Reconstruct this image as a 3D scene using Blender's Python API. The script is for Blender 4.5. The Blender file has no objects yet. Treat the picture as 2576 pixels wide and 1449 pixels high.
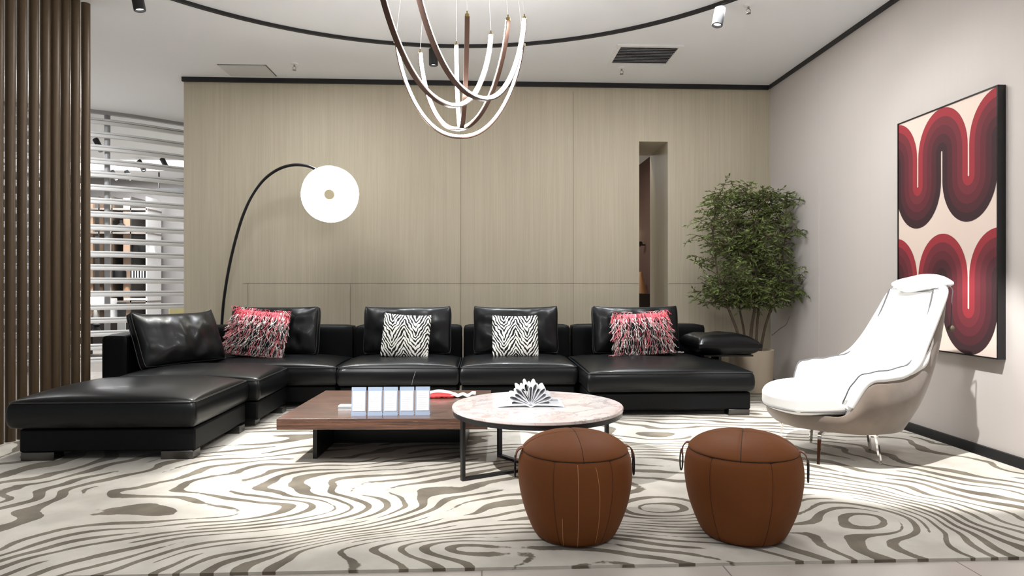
import bpy, bmesh, math, random
from mathutils import Vector, Matrix, noise
C = bpy.context.scene.collection
PI = math.pi
# ------------------------------------------------------------------ camera
F = 1642.0; CAMH = 1.03; YAW = math.radians(2.65); HZ = 722.0
SY, CY = math.sin(YAW), math.cos(YAW)
cam_d = bpy.data.cameras.new('camera'); cam = bpy.data.objects.new('camera', cam_d); C.objects.link(cam)
cam_d.sensor_width = 36; cam_d.lens = F/2576*36; cam_d.clip_end = 100
cam_d.shift_y = -(724.5-HZ)/2576
cam.location = (0, 0, CAMH); cam.rotation_euler = (PI/2, 0, -YAW)
bpy.context.scene.camera = cam
vs = bpy.context.scene.view_settings
bpy.context.scene.display_settings.display_device = 'sRGB'
vs.view_transform = 'Standard'; vs.look = 'None'; vs.gamma = 1; vs.exposure = 0.45; vs.use_curve_mapping = False
# ------------------------------------------------------------------ ambient + lights
w = bpy.data.worlds.new('world'); bpy.context.scene.world = w; w.use_nodes = True
w.node_tree.nodes['Background'].inputs[0].default_value = (0.92, 0.96, 1.0, 1)
w.node_tree.nodes['Background'].inputs[1].default_value = 0.22
CEIL = 3.19

def spot(name, loc, aim, power, size=60, blend=.3, rad=.03, col=(1, .985, .965)):
    l = bpy.data.lights.new(name, 'SPOT'); l.energy = power; l.spot_size = math.radians(size); l.spot_blend = blend
    l.shadow_soft_size = rad; l.color = col
    o = bpy.data.objects.new(name, l); C.objects.link(o); o.location = loc
    o.rotation_euler = (Vector(aim)-Vector(loc)).to_track_quat('-Z', 'Y').to_euler(); return o
def area(name, loc, size, power, col=(.98, .99, 1), sy=None, rot=(0, 0, 0)):
    l = bpy.data.lights.new(name, 'AREA'); l.energy = power; l.size = size; l.color = col
    if sy: l.shape = 'RECTANGLE'; l.size_y = sy
    o = bpy.data.objects.new(name, l); C.objects.link(o); o.location = loc; o.rotation_euler = rot; return o
spot('spot_light_chair', (1.75, 3.05, 3.0), (2.3, 3.95, .4), 480, 46, .25, .02)
spot('spot_light_table', (-2.05, 2.25, 3.0), (-.3, 4.15, 0), 560, 50, .6, .02)
for k_, x_ in enumerate((-1.75, -.7, .3, 1.5)):
    spot('spot_light_sofa', (x_, 6.40, 3.12), (x_, 5.45, .4), 130, 58, .6, .05, (.93, .97, 1))
spot('spot_light_chaise', (-2.0, 5.9, 3.12), (-1.95, 4.5, .35), 120, 56, .6, .05, (1, .95, .85))
spot('spot_light_art', (1.7, 4.2, 3.0), (3.1, 4.1, 1.3), 28, 90, .8, .04)
area('fill_wall_left', (-1.7, 5.4, 3.15), .7, 22)  # soft fills without fixtures, added to lift the wall left and right
area('fill_wall_right', (1.6, 5.0, 3.15), .7, 34)
area('fill_front', (-1.6, 1.0, 3.15), .4, 20)  # added fills with no fixture, brightening the foreground on both sides
area('fill_front_right', (1.9, 1.2, 3.15), .4, 20)
area('fill_shop_a', (-5.2, 6.6, 3.15), .6, 80)  # fill added before the louvres to whiten the slats, no fixture
area('fill_shop_b', (-6.5, 10.5, 3.15), 1.0, 50)  # this and the next shop lights: added fills, no fixtures
area('fill_shop_c', (-3.5, 11.2, 3.15), 1.0, 45)
area('fill_shop_d', (-6.5, 12.0, 3.1), 1.2, 60)
area('fill_passage', (1.2, 10.5, 3.1), .5, 25)  # added fill to lighten the brown passage, no lamp modelled
area('downlight_slot', (1.85, 7.9, 3.1), .2, 8, (1, .86, .6))

# ------------------------------------------------------------------ helpers
def W(px, py, d):           # point seen at (px,py) at depth d, in room metres
    r = (px-1288)/F*d
    return Vector((r*CY+d*SY, -r*SY+d*CY, CAMH+(HZ-py)/F*d))
def G(px, py, z=0.0): return W(px, py, F*(CAMH-z)/(py-HZ))
def LD(lat, dep, z): return Vector((lat*CY+dep*SY, -lat*SY+dep*CY, z))
def srgb(*c):
    return tuple(((v/255)/12.92 if v/255 <= .04045 else ((v/255+.055)/1.055)**2.4) for v in c)+(1,)
_m = {}
def mat(name, col, rough=.5, metal=0, spec=.5, emit=None, es=0, coat=0, sheen=0, bump=None, var=None, trans=0, alpha=1):
    if name in _m: return _m[name]
    m = bpy.data.materials.new(name); m.use_nodes = True; nt = m.node_tree; p = nt.nodes['Principled BSDF']
    p.inputs['Base Color'].default_value = col; p.inputs['Roughness'].default_value = rough
    p.inputs['Metallic'].default_value = metal; p.inputs['Specular IOR Level'].default_value = spec
    p.inputs['Coat Weight'].default_value = coat; p.inputs['Sheen Weight'].default_value = sheen
    p.inputs['Transmission Weight'].default_value = trans; p.inputs['Alpha'].default_value = alpha
    if emit: p.inputs['Emission Color'].default_value = emit; p.inputs['Emission Strength'].default_value = es
    tc = nt.nodes.new('ShaderNodeTexCoord')
    def nz(scale, vec=(1, 1, 1), detail=4):
        mp = nt.nodes.new('ShaderNodeMapping'); mp.inputs['Scale'].default_value = vec
        nt.links.new(tc.outputs['Object'], mp.inputs[0])
        n = nt.nodes.new('ShaderNodeTexNoise'); n.inputs['Scale'].default_value = scale; n.inputs['Detail'].default_value = detail
        nt.links.new(mp.outputs[0], n.inputs['Vector']); return n
    if var:                     # (amount, scale, vec)
        n = nz(var[1], var[2]); mx = nt.nodes.new('ShaderNodeMix'); mx.data_type = 'RGBA'
        a = var[0]
        mx.inputs[6].default_value = tuple(c*(1-a) for c in col[:3])+(1,)
        mx.inputs[7].default_value = tuple(min(1, c*(1+a)) for c in col[:3])+(1,)
        rp = nt.nodes.new('ShaderNodeMapRange'); rp.inputs[1].default_value = .3; rp.inputs[2].default_value = .7
        nt.links.new(n.outputs[0], rp.inputs[0]); nt.links.new(rp.outputs[0], mx.inputs[0]); nt.links.new(mx.outputs[2], p.inputs['Base Color'])
    if bump:                    # (strength, scale, vec, dist)
        n = nz(bump[1], bump[2]); b = nt.nodes.new('ShaderNodeBump'); b.inputs['Strength'].default_value = bump[0]; b.inputs['Distance'].default_value = bump[3]
        nt.links.new(n.outputs[0], b.inputs['Height']); nt.links.new(b.outputs[0], p.inputs['Normal'])
    _m[name] = m; return m
ONE = (1, 1, 1)

class NT:                      # tiny node-math builder
    def __init__(s, m): s.nt = m.node_tree; s.p = s.nt.nodes['Principled BSDF']
    def n(s, t): return s.nt.nodes.new(t)
    def put(s, v, sock):
        if hasattr(v, 'is_output') or hasattr(v, 'links'): s.nt.links.new(v, sock)
        else: sock.default_value = v
    def m(s, op, a, b=0.0, c=0.0):
        k = s.n('ShaderNodeMath'); k.operation = op; s.put(a, k.inputs[0]); s.put(b, k.inputs[1]); s.put(c, k.inputs[2]); return k.outputs[0]
    def vec(s, x, y, z):
        k = s.n('ShaderNodeCombineXYZ'); s.put(x, k.inputs[0]); s.put(y, k.inputs[1]); s.put(z, k.inputs[2]); return k.outputs[0]
    def noise(s, v, scale, detail=2, rough=.5):
        k = s.n('ShaderNodeTexNoise'); k.inputs['Scale'].default_value = scale; k.inputs['Detail'].default_value = detail; k.inputs['Roughness'].default_value = rough
        s.nt.links.new(v, k.inputs['Vector']); return k.outputs[0]
    def mix(s, f, a, b):
        k = s.n('ShaderNodeMix'); k.data_type = 'RGBA'; s.put(f, k.inputs[0]); s.put(a, k.inputs[6]); s.put(b, k.inputs[7]); return k.outputs[2]
    def ramp(s, v, a, b):
        k = s.n('ShaderNodeMapRange'); k.interpolation_type = 'SMOOTHSTEP'; s.put(v, k.inputs[0]); k.inputs[1].default_value = a; k.inputs[2].default_value = b; return k.outputs[0]
    def xyz(s):
        tc = s.n('ShaderNodeTexCoord'); k = s.n('ShaderNodeSeparateXYZ'); s.nt.links.new(tc.outputs['Object'], k.inputs[0]); s.v = tc.outputs['Object']
        return k.outputs[0], k.outputs[1], k.outputs[2]

def build(name, bm, m, parent=None, loc=None, smooth=True, bevel=0, sub=0, label=None, kind=None):
    bmesh.ops.recalc_face_normals(bm, faces=bm.faces)
    me = bpy.data.meshes.new(name); bm.to_mesh(me); bm.free()
    ms = m if isinstance(m, (list, tuple)) else [m]
    for k in ms: me.materials.append(k)
    if smooth:
        me.polygons.foreach_set('use_smooth', [True]*len(me.polygons))
        me.set_sharp_from_angle(angle=math.radians(40))
    o = bpy.data.objects.new(name, me); C.objects.link(o)
    if parent: o.parent = parent
    if loc: o.location = loc
    if bevel:
        b = o.modifiers.new('bevel', 'BEVEL'); b.width = bevel; b.segments = 2; b.limit_method = 'ANGLE'
    if sub:
        b = o.modifiers.new('sub', 'SUBSURF'); b.levels = sub; b.render_levels = sub
    if label: o['label'] = label
    if kind: o['kind'] = kind
    return o
def thing(name, label, cat, loc=(0, 0, 0), rz=0, group=None):
    o = bpy.data.objects.new(name, None); C.objects.link(o); o.location = loc; o.rotation_euler = (0, 0, rz); o.empty_display_size = .1
    tag(o, label, cat, group); return o
def tag(o, label, cat, group=None):
    o['label'] = label; o['category'] = cat
    if group: o['group'] = group
    return o
def struct(name, bm, m, **k):
    o = build(name, bm, m, **k); o['kind'] = 'structure'; return o
def clone(root, loc, rz=None, label=None, group=None):
    r = root.copy(); C.objects.link(r); r.location = loc
    if rz is not None: r.rotation_euler = (0, 0, rz)
    if label: r['label'] = label
    if group: r['group'] = group
    def rec(s, d):
        for ch in s.children:
            c = ch.copy(); C.objects.link(c); c.parent = d; rec(ch, c)
    rec(root, r); return r

def B(): return bmesh.new()
def box(bm, x0, x1, y0, y1, z0, z1, mtx=None):
    vs_ = [bm.verts.new(v) for v in [(x0, y0, z0), (x1, y0, z0), (x1, y1, z0), (x0, y1, z0), (x0, y0, z1), (x1, y0, z1), (x1, y1, z1), (x0, y1, z1)]]
    if mtx:
        for v in vs_: v.co = mtx @ v.co
    for f in [(0, 3, 2, 1), (4, 5, 6, 7), (0, 1, 5, 4), (1, 2, 6, 5), (2, 3, 7, 6), (3, 0, 4, 7)]: bm.faces.new([vs_[i] for i in f])
    return bm
def bx(*a, **k): return box(B(), *a, **k)
def sweep(bm, pts, prof, up=None, closed=False, cap=True, scale=None):
    """profile (list of 2-D points) carried along pts; up fixes the second axis, else parallel transport"""
    pts = [Vector(p) for p in pts]; n = len(pts); rings = []; N = None
    for i, p in enumerate(pts):
        t = (pts[(i+1) % n]-pts[i-1]) if closed else (pts[min(i+1, n-1)]-pts[max(i-1, 0)])
        t.normalize()
        if up is not None: n1 = Vector(up)
        else:
            if N is None: N = Vector((0, 0, 1)) if abs(t.z) < .9 else Vector((1, 0, 0))
            n1 = N
        a = n1.cross(t)
        if a.length < 1e-5: a = Vector((1, 0, 0))
        a.normalize(); b = t.cross(a); b.normalize(); N = b
        s = scale(i/(n-1)) if scale else 1
        rings.append([bm.verts.new(p+a*(q[0]*s)+b*(q[1]*s)) for q in prof])
    k = len(prof)
    for i in range(n if closed else n-1):
        r0, r1 = rings[i], rings[(i+1) % n]
        for j in range(k): bm.faces.new((r0[j], r0[(j+1) % k], r1[(j+1) % k], r1[j]))
    if cap and not closed:
        bm.faces.new(rings[0][::-1]); bm.faces.new(rings[-1])
    return bm
def circ(r, n=10, ry=None): return [(r*math.cos(2*PI*i/n), (ry or r)*math.sin(2*PI*i/n)) for i in range(n)]
def tube(bm, pts, r, n=10, closed=False, scale=None): return sweep(bm, pts, circ(r, n), closed=closed, scale=scale)
def lathe(bm, prof, c=(0, 0, 0), n=40, capb=True, capt=True):
    rings = []
    for (r, z) in prof: rings.append([bm.verts.new((c[0]+r*math.cos(2*PI*i/n), c[1]+r*math.sin(2*PI*i/n), c[2]+z)) for i in range(n)])
    for a, b in zip(rings, rings[1:]):
        for j in range(n): bm.faces.new((a[j], a[(j+1) % n], b[(j+1) % n], b[j]))
    if capb: bm.faces.new(rings[0][::-1])
    if capt: bm.faces.new(rings[-1])
    return bm
def xf(bm, mtx):
    bmesh.ops.transform(bm, matrix=mtx, verts=bm.verts); return bm
def catmull(P, n, closed=False):
    P = [Vector(p) for p in P]; out = []; L = len(P); seg = L if closed else L-1
    for i in range(seg):
        if closed: p0, p1, p2, p3 = P[i-1], P[i], P[(i+1) % L], P[(i+2) % L]
        else: p0, p1, p2, p3 = P[max(i-1, 0)], P[i], P[i+1], P[min(i+2, L-1)]
        for k in range(n):
            t = k/n
            out.append(.5*((2*p1)+(p2-p0)*t+(2*p0-5*p1+4*p2-p3)*t*t+(3*p1-p0-3*p2+p3)*t**3))
    if not closed: out.append(P[-1])
    return out
def cubegrid(nx, ny, nz, fn, bm=None):
    """closed grid-covered cube, every vertex (a,b,c) in [-1,1]^3 mapped by fn"""
    bm = bm or B(); V = {}
    def gv(i, j, k):
        key = (i, j, k)
        if key not in V: V[key] = bm.verts.new(fn(2*i/nx-1, 2*j/ny-1, 2*k/nz-1))
        return V[key]
    for i in range(nx):
        for j in range(ny):
            for k in (0, nz): bm.faces.new((gv(i, j, k), gv(i+1, j, k), gv(i+1, j+1, k), gv(i, j+1, k)))
    for i in range(nx):
        for k in range(nz):
            for j in (0, ny): bm.faces.new((gv(i, j, k), gv(i+1, j, k), gv(i+1, j, k+1), gv(i, j, k+1)))
    for j in range(ny):
        for k in range(nz):
            for i in (0, nx): bm.faces.new((gv(i, j, k), gv(i, j+1, k), gv(i, j+1, k+1), gv(i, j, k+1)))
    return bm
def soft(p, half, r):          # rounded box mapping
    c = [max(-(h-r), min(h-r, v)) for v, h in zip(p, half)]
    d = Vector([v-q for v, q in zip(p, c)])
    if d.length > 1e-9:
        m = max(abs(x) for x in d); d = d.normalized()*min(r, m)
    return Vector(c)+d
def nz3(x, y, z): return noise.noise(Vector((x, y, z)))

# ------------------------------------------------------------------ materials
M_ceil = mat('ceiling_paint', srgb(236, 238, 240), .9)
M_leather = mat('black_leather', (.0032, .0037, .0043, 1), .34, spec=.32, bump=(.12, 220, ONE, .001), coat=.05)
M_leather_s = mat('black_leather_side', (.004, .0045, .005, 1), .5, spec=.15, bump=(.12, 220, ONE, .001))
M_pipe = mat('leather_piping', (.02, .022, .025, 1), .3)
M_tan = mat('tan_leather', srgb(116, 66, 29), .62, bump=(.25, 260, ONE, .0008), var=(.06, 3, ONE), spec=.22)
M_tanthread = mat('tan_seam', srgb(84, 42, 18), .7)
M_streak = mat('pale_tan', srgb(196, 140, 90), .6)
M_black = mat('black_metal', (.006, .006, .007, 1), .35, spec=.5)
M_trim = mat('black_trim', (.008, .008, .009, 1), .5)
M_brown = mat('bronze_tube', srgb(84, 67, 47), .42, metal=.2, var=(.08, 8, (1, 1, .1)))
M_chrome = mat('chrome', (.8, .8, .8, 1), .08, metal=1)
M_steel = mat('satin_steel', (.32, .31, .29, 1), .3, metal=1)
M_white = mat('white_fabric', srgb(240, 240, 238), .85, sheen=.3, bump=(.3, 350, ONE, .001))
M_taupe = mat('taupe_suede', srgb(122, 108, 96), .75, sheen=.5, var=(.2, 7, ONE), bump=(.15, 60, ONE, .002))
M_pipegrey = mat('grey_piping', srgb(90, 88, 90), .7)
M_pot = mat('sand_pot', srgb(186, 172, 152), .8, bump=(.1, 90, ONE, .001))
M_soil = mat('potting_soil', srgb(60, 45, 34), 1, bump=(1, 60, ONE, .01))
M_bark = mat('bark', srgb(78, 66, 52), .85, bump=(.6, 40, (1, 1, .2), .004), var=(.2, 20, ONE))
M_leaf = mat('leaf_green', srgb(90, 104, 48), .5, var=(.45, 9, ONE))
M_paper = mat('white_paper', srgb(238, 240, 244), .7)
M_acryl = mat('acrylic_blue', srgb(166, 182, 204), .2, spec=.6)
M_text = mat('grey_print', srgb(200, 205, 214), .8)
M_led = mat('led_diffuser', (1, .98, .95, 1), .6, emit=(1, .975, .95, 1), es=38)
M_shade = mat('lit_shade', (1, 1, .97, 1), .6, emit=(1, .95, .84, 1), es=8)
M_shadec = mat('lit_shade_centre', srgb(150, 140, 118), .6, emit=srgb(225, 210, 170), es=.2)
M_bronze = mat('bronze_strip', srgb(84, 62, 52), .35, metal=.5)
M_brass = mat('brass', srgb(150, 130, 80), .3, metal=1)
M_slat = mat('white_louvre', srgb(215, 215, 215), .35)
M_post = mat('grey_post', srgb(160, 160, 162), .4)
M_grey = mat('grey_plaster', srgb(150, 147, 146), .85)
M_dark = mat('dark_veneer', srgb(38, 32, 30), .5)
M_beige = mat('beige_panel', srgb(196, 168, 146), .7)
M_whiteg = mat('white_gloss', srgb(235, 235, 235), .3)
M_red = mat('red_cloth', srgb(190, 40, 40), .7)
M_pink = mat('pink_leather', srgb(232, 96, 110), .55)
M_pinkp = mat('pale_pink_leather', srgb(240, 160, 165), .55)
M_ink = mat('black_suede', (.012, .012, .014, 1), .7)
M_bone = mat('white_suede', srgb(240, 234, 230), .65)
M_brownwall = mat('brown_wall', srgb(88, 62, 50), .8)

def wood_mat():
    m = mat('dark_walnut', srgb(92, 62, 48), .38, spec=.5, coat=1); t = NT(m); x, y, z = t.xyz()
    v = t.vec(t.m('MULTIPLY', x, 2.2), t.m('MULTIPLY', y, 60), t.m('MULTIPLY', z, 90))
    a = t.noise(v, 1, 5, .65); v2 = t.vec(t.m('MULTIPLY', x, 9), t.m('MULTIPLY', y, 300), t.m('MULTIPLY', z, 320)); b = t.noise(v2, 1, 2)
    f = t.ramp(a, .36, .66); c = t.mix(f, srgb(60, 38, 28), srgb(118, 76, 54)); f2 = t.ramp(b, .62, .7)
    c2 = t.mix(t.m('MULTIPLY', f2, .5), c, srgb(170, 135, 115)); t.nt.links.new(c2, t.p.inputs['Base Color'])
    bp = t.n('ShaderNodeBump'); bp.inputs['Strength'].default_value = .2; bp.inputs['Distance'].default_value = .001
    t.nt.links.new(b, bp.inputs['Height']); t.nt.links.new(bp.outputs[0], t.p.inputs['Normal']); return m
M_walnut = wood_mat(); M_walnut.node_tree.nodes['Principled BSDF'].inputs['Coat Roughness'].default_value = .2
def marble_mat():
    m = mat('pink_marble', srgb(225, 212, 208), .12, spec=.6, coat=.3); t = NT(m); x, y, z = t.xyz()
    w1 = t.noise(t.v, 3.2, 6, .6); v = t.vec(t.m('ADD', x, t.m('MULTIPLY', w1, .7)), t.m('ADD', y, t.m('MULTIPLY', w1, .5)), z)
    a = t.noise(v, 5, 6, .6); vein = t.m('ABSOLUTE', t.m('SUBTRACT', a, .5)); f = t.ramp(vein, .0, .035)
    cloud = t.ramp(t.noise(t.v, 4, 4), .35, .7)
    base = t.mix(cloud, srgb(238, 232, 230), srgb(226, 208, 204)); c = t.mix(f, srgb(206, 190, 187), base)
    t.nt.links.new(c, t.p.inputs['Base Color']); return m
M_marble = marble_mat()
def wall_wood_mat():
    m = mat('pale_oak_wall', srgb(190, 178, 155), .6); t = NT(m); x, y, z = t.xyz()
    a = t.noise(t.vec(t.m('MULTIPLY', x, 55), t.m('MULTIPLY', y, 55), t.m('MULTIPLY', z, 1.1)), 1, 5, .7)
    b = t.noise(t.vec(t.m('MULTIPLY', x, 6), y, t.m('MULTIPLY', z, .35)), 1, 2)
    c = t.mix(t.ramp(a, .35, .65), srgb(181, 171, 149), srgb(192, 182, 160))
    c = t.mix(t.m('MULTIPLY', t.ramp(b, .3, .7), .35), c, srgb(176, 166, 146)); t.nt.links.new(c, t.p.inputs['Base Color']); return m
M_oak = wall_wood_mat()
def rwall_mat():
    m = mat('greige_wall', srgb(196, 189, 184), .75); t = NT(m); x, y, z = t.xyz()
    a = t.noise(t.vec(x, t.m('MULTIPLY', y, 30), t.m('MULTIPLY', z, .8)), 1, 3)
    t.nt.links.new(t.mix(t.ramp(a, .3, .7), srgb(196, 189, 184), srgb(197, 190, 185)), t.p.inputs['Base Color']); return m
M_rwall = rwall_mat()
def rug_mat():
    m = mat('rug_pile', srgb(225, 220, 208), .95, spec=.1, sheen=.2); t = NT(m); x, y, z = t.xyz()
    fl = t.vec(t.m('MULTIPLY', x, .55), y, 0)
    n1 = t.noise(fl, .9, 1.5, .45); n2 = t.noise(t.vec(t.m('MULTIPLY', x, 1.0), t.m('MULTIPLY', y, 1.5), 7.3), 2.3, 1)
    dx0 = t.m('SUBTRACT', x, .45); g0 = t.m('MULTIPLY', t.m('SQRT', t.m('ADD', t.m('MULTIPLY', dx0, dx0), .2)), 7.0)
    k = t.n('ShaderNodeMapRange'); t.put(y, k.inputs[0])          # the strokes slant in the front half and level out towards the sofa
    for i_, v_ in enumerate((2.4, 4.6, 1.0, .22)): k.inputs[i_+1].default_value = v_
    ph = t.m('ADD', t.m('MULTIPLY', y, 8.6), t.m('MULTIPLY', g0, k.outputs[0]))
    ph = t.m('ADD', ph, t.m('MULTIPLY', n1, 6.5)); ph = t.m('ADD', ph, t.m('MULTIPLY', n2, 1.9))
    for (cx, cy, sx, sy, amp) in [(.78, 2.95, .34, .24, 4.5), (1.16, 4.4, .5, .3, 4), (-.9, 3.02, .75, .28, 4.5), (-.2, 2.62, .5, .14, -3), (1.75, 2.9, .3, .3, -4)]:
        dx = t.m('DIVIDE', t.m('SUBTRACT', x, cx), sx); dy = t.m('DIVIDE', t.m('SUBTRACT', y, cy), sy)
        r2 = t.m('ADD', t.m('MULTIPLY', dx, dx), t.m('MULTIPLY', dy, dy)); g = t.m('EXPONENT', t.m('MULTIPLY', r2, -1.0))
        ph = t.m('ADD', ph, t.m('MULTIPLY', g, amp))
    s = t.m('SINE', t.m('MULTIPLY', ph, 2*PI*1.25))
    # strokes of finite length: a noise stretched along the lines raises and lowers the threshold
    brk = t.noise(t.vec(t.m('MULTIPLY', x, 2.6), t.m('MULTIPLY', ph, 1.1), 3.1), 1.0, 1.5)
    s2 = t.m('ADD', s, t.m('MULTIPLY', t.m('SUBTRACT', brk, .5), 4.2))
    edge = t.noise(t.v, 30, 2); s2 = t.m('ADD', s2, t.m('MULTIPLY', t.m('SUBTRACT', edge, .5), .5))
    f = t.ramp(s2, .45, .58)
    tone = t.ramp(t.noise(t.v, 5, 3), .3, .7)
    dk = t.mix(tone, srgb(92, 84, 72), srgb(126, 118, 103)); lt = t.mix(tone, srgb(186, 181, 171), srgb(206, 201, 191))
    c = t.mix(f, lt, dk); t.nt.links.new(c, t.p.inputs['Base Color'])
    fib = t.noise(t.v, 260, 2); h = t.m('ADD', t.m('MULTIPLY', f, -1.0), t.m('MULTIPLY', fib, .5))
    bp = t.n('ShaderNodeBump'); bp.inputs['Strength'].default_value = .5; bp.inputs['Distance'].default_value = .004
    t.nt.links.new(h, bp.inputs['Height']); t.nt.links.new(bp.outputs[0], t.p.inputs['Normal']); return m
M_rug = rug_mat()
def floor_mat():
    m = mat('porcelain_tile', srgb(200, 192, 182), .25); t = NT(m); x, y, z = t.xyz()
    br = t.n('ShaderNodeTexBrick'); t.nt.links.new(t.v, br.inputs['Vector']); br.offset = 0; br.inputs['Scale'].default_value = 1
    br.inputs['Brick Width'].default_value = .9; br.inputs['Row Height'].default_value = .9; br.inputs['Mortar Size'].default_value = .003
    br.inputs['Color1'].default_value = srgb(200, 192, 184); br.inputs['Color2'].default_value = srgb(194, 187, 179); br.inputs['Mortar'].default_value = srgb(140, 134, 128)
    t.nt.links.new(br.outputs[0], t.p.inputs['Base Color']); return m
M_floor = floor_mat()
def zebra_mat():
    m = mat('zebra_fabric', srgb(235, 235, 230), .85); t = NT(m); x, y, z = t.xyz()
    tri = t.m('PINGPONG', t.m('ADD', x, .1035), .1035)           # two chevrons across the cushion
    wob = t.noise(t.vec(t.m('MULTIPLY', x, 14), 2.0, t.m('MULTIPLY', z, 14)), 1, 2)
    ph = t.m('ADD', t.m('ADD', t.m('MULTIPLY', z, 23), t.m('MULTIPLY', tri, -36)), t.m('MULTIPLY', wob, 2.4))
    s = t.m('SINE', t.m('MULTIPLY', ph, 2*PI*1.0))
    brk = t.noise(t.vec(t.m('MULTIPLY', x, 22), 1.0, t.m('MULTIPLY', z, 16)), 1, 1.5)
    f = t.ramp(t.m('ADD', s, t.m('MULTIPLY', t.m('SUBTRACT', brk, .5), 3.6)), .12, .28)
    t.nt.links.new(t.mix(f, srgb(238, 237, 230), srgb(14, 14, 16)), t.p.inputs['Base Color']); return m
M_zebra = zebra_mat()

# ------------------------------------------------------------------ setting
RX = 3.10; BY = 6.88; LX = -3.07
struct('floor', bx(-14, RX+.15, -3, 16, -.16, -.012), M_floor, smooth=False)
struct('ceiling', bx(-14, RX+.3, -3, 16, CEIL, CEIL+.12), M_ceil, smooth=False)
NX0, NX1, NZ, NY = 1.674, 1.983, 2.58, 7.62
bm = B(); box(bm, LX, NX0, BY, NY, -.012, CEIL-.0); box(bm, NX1, RX, BY, NY, -.012, CEIL); box(bm, NX0, NX1, BY, NY, NZ, CEIL)
wall_b = struct('wall_back', bm, M_oak, smooth=False)
bm = B()
for (x0, z0, z1) in [(-2.42, .02, .72+.35), (-1.37, .02, 1.07), (-.22, .02, 3.1), (.97, .02, 3.1)]:
    box(bm, x0-.0015, x0+.0015, BY-.002, BY+.001, z0, z1)
box(bm, LX+.6, NX0-.002, BY-.002, BY+.001, 1.066, 1.069); box(bm, NX1+.01, RX-.3, BY-.002, BY+.001, 1.066, 1.069)
jo = build('panel_joint', bm, mat('joint_shadow', srgb(128, 116, 100), .9), parent=wall_b, smooth=False)
wall_r = struct('wall_right', bx(RX, RX+.15, -3, 16, -.012, CEIL), M_rwall, smooth=False)
bm = B()
for y in (5.87,): box(bm, RX-.002, RX+.001, y-.0015, y+.0015, .12, 3.1)
build('panel_joint', bm, mat('joint_light', srgb(205, 200, 196), .8), parent=wall_r, smooth=False)
struct('trim_1', bx(LX-.01, RX-.03, BY-.03, BY, CEIL-.045, CEIL), M_trim, smooth=False)
struct('trim_2', bx(RX-.03, RX, -3, BY, CEIL-.03, CEIL), M_trim, smooth=False)
struct('baseboard_right', bx(RX-.02, RX, -3, BY, -.012, .05), M_trim, smooth=False)
# beyond the slot in the wall
struct('wall_passage', bx(2.78, 2.9, NY+.9, 15.5, -.012, CEIL), M_brownwall, smooth=False)
struct('wall_far', bx(-14, RX, 15.5, 15.65, -.012, CEIL), M_grey, smooth=False)
struct('wall_shop', bx(-14, -3.9, 13.3, 13.45, -.012, CEIL), M_grey, smooth=False)

# rug
bm = B(); pts = [(-3.10, 2.40), (RX-.06, 2.40), (RX-.06, 6.55), (-2.90, 6.55), (-2.90, 5.2), (-3.10, 4.5)]
lo = [bm.verts.new((x, y, -.012)) for x, y in pts]; hi = [bm.verts.new((x, y, 0)) for x, y in pts]
bm.faces.new(lo[::-1]); bm.faces.new(hi)
for i in range(6): bm.faces.new((lo[i], lo[(i+1) % 6], hi[(i+1) % 6], hi[i]))
rug = build('rug', bm, M_rug, smooth=False); tag(rug, 'large cream rug with flowing taupe wood grain lines on the floor', 'rug')

# ------------------------------------------------------------------ brown tube screen
P0 = Vector((-3.18, 4.566, 0)); P1 = Vector((-3.02, 5.13, 0))
ordn = ['', 'second', 'third', 'fourth', 'fifth', 'sixth', 'seventh', 'eighth', '']
centres = [-5, 25.5, 55.5, 85, 113.5, 138.5, 164, 189.5, 215.5]
for i in range(9):
    t = (i-1)/7; d = 4.41+(4.975-4.41)*t; p = W(centres[i], HZ, d)
    z1 = CEIL-.0
    o = build('tube_post', tube(B(), [(0, 0, -.012), (0, 0, z1)], .031, 24), M_brown, loc=(p.x, p.y, 0))
    lab = {0: 'leftmost brown metal tube post of the row, cut by the picture edge',
           8: 'rightmost brown metal tube post, next to the white louvre screen'}.get(i, 'brown metal tube post, %s from the left in the dense row' % ordn[i])
    tag(o, lab, 'post', 'brown tube posts at the left')

# ------------------------------------------------------------------ white louvre screen
scr = thing('louvre_screen', 'tall curved screen of white horizontal louvres between tube posts and oak wall', 'screen', (-4.76, 8.18, 0))
path = [Vector(p)-Vector((-4.76, 8.18, 0)) for p in catmull([(-7.6, 8.0, 0), (-6.2, 7.75, 0), (-4.76, 8.18, 0), (-3.93, 8.79, 0), (-3.2, 9.5, 0)], 8)]
nsl = 19
hp = [(.010, -.037), (.023, -.031), (.027, -.016), (.023, .002), (.004, .009), (.015, .014), (.018, .026), (.010, .037)]
prof = hp+[(-x, y) for x, y in hp[::-1]]
for i in range(nsl):
    z = .134+i*.1625
    build('louvre', sweep(B(), [p+Vector((0, 0, z)) for p in path], prof, up=(0, 0, 1)), M_slat, parent=scr)
build('top_rail', sweep(B(), [p+Vector((0, 0, CEIL-.02)) for p in path], [(-.03, -.02), (.03, -.02), (.03, .02), (-.03, .02)], up=(0, 0, 1)), M_post, parent=scr, smooth=False)
for (px, d) in [(270, 8.1), (75, 8.0)]:
    p = W(px, HZ, d)-Vector((-4.76, 8.18, 0))
    build('post', tube(B(), [(p.x, p.y, -.012), (p.x, p.y, CEIL)], .033, 16), M_post, parent=scr)

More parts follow.
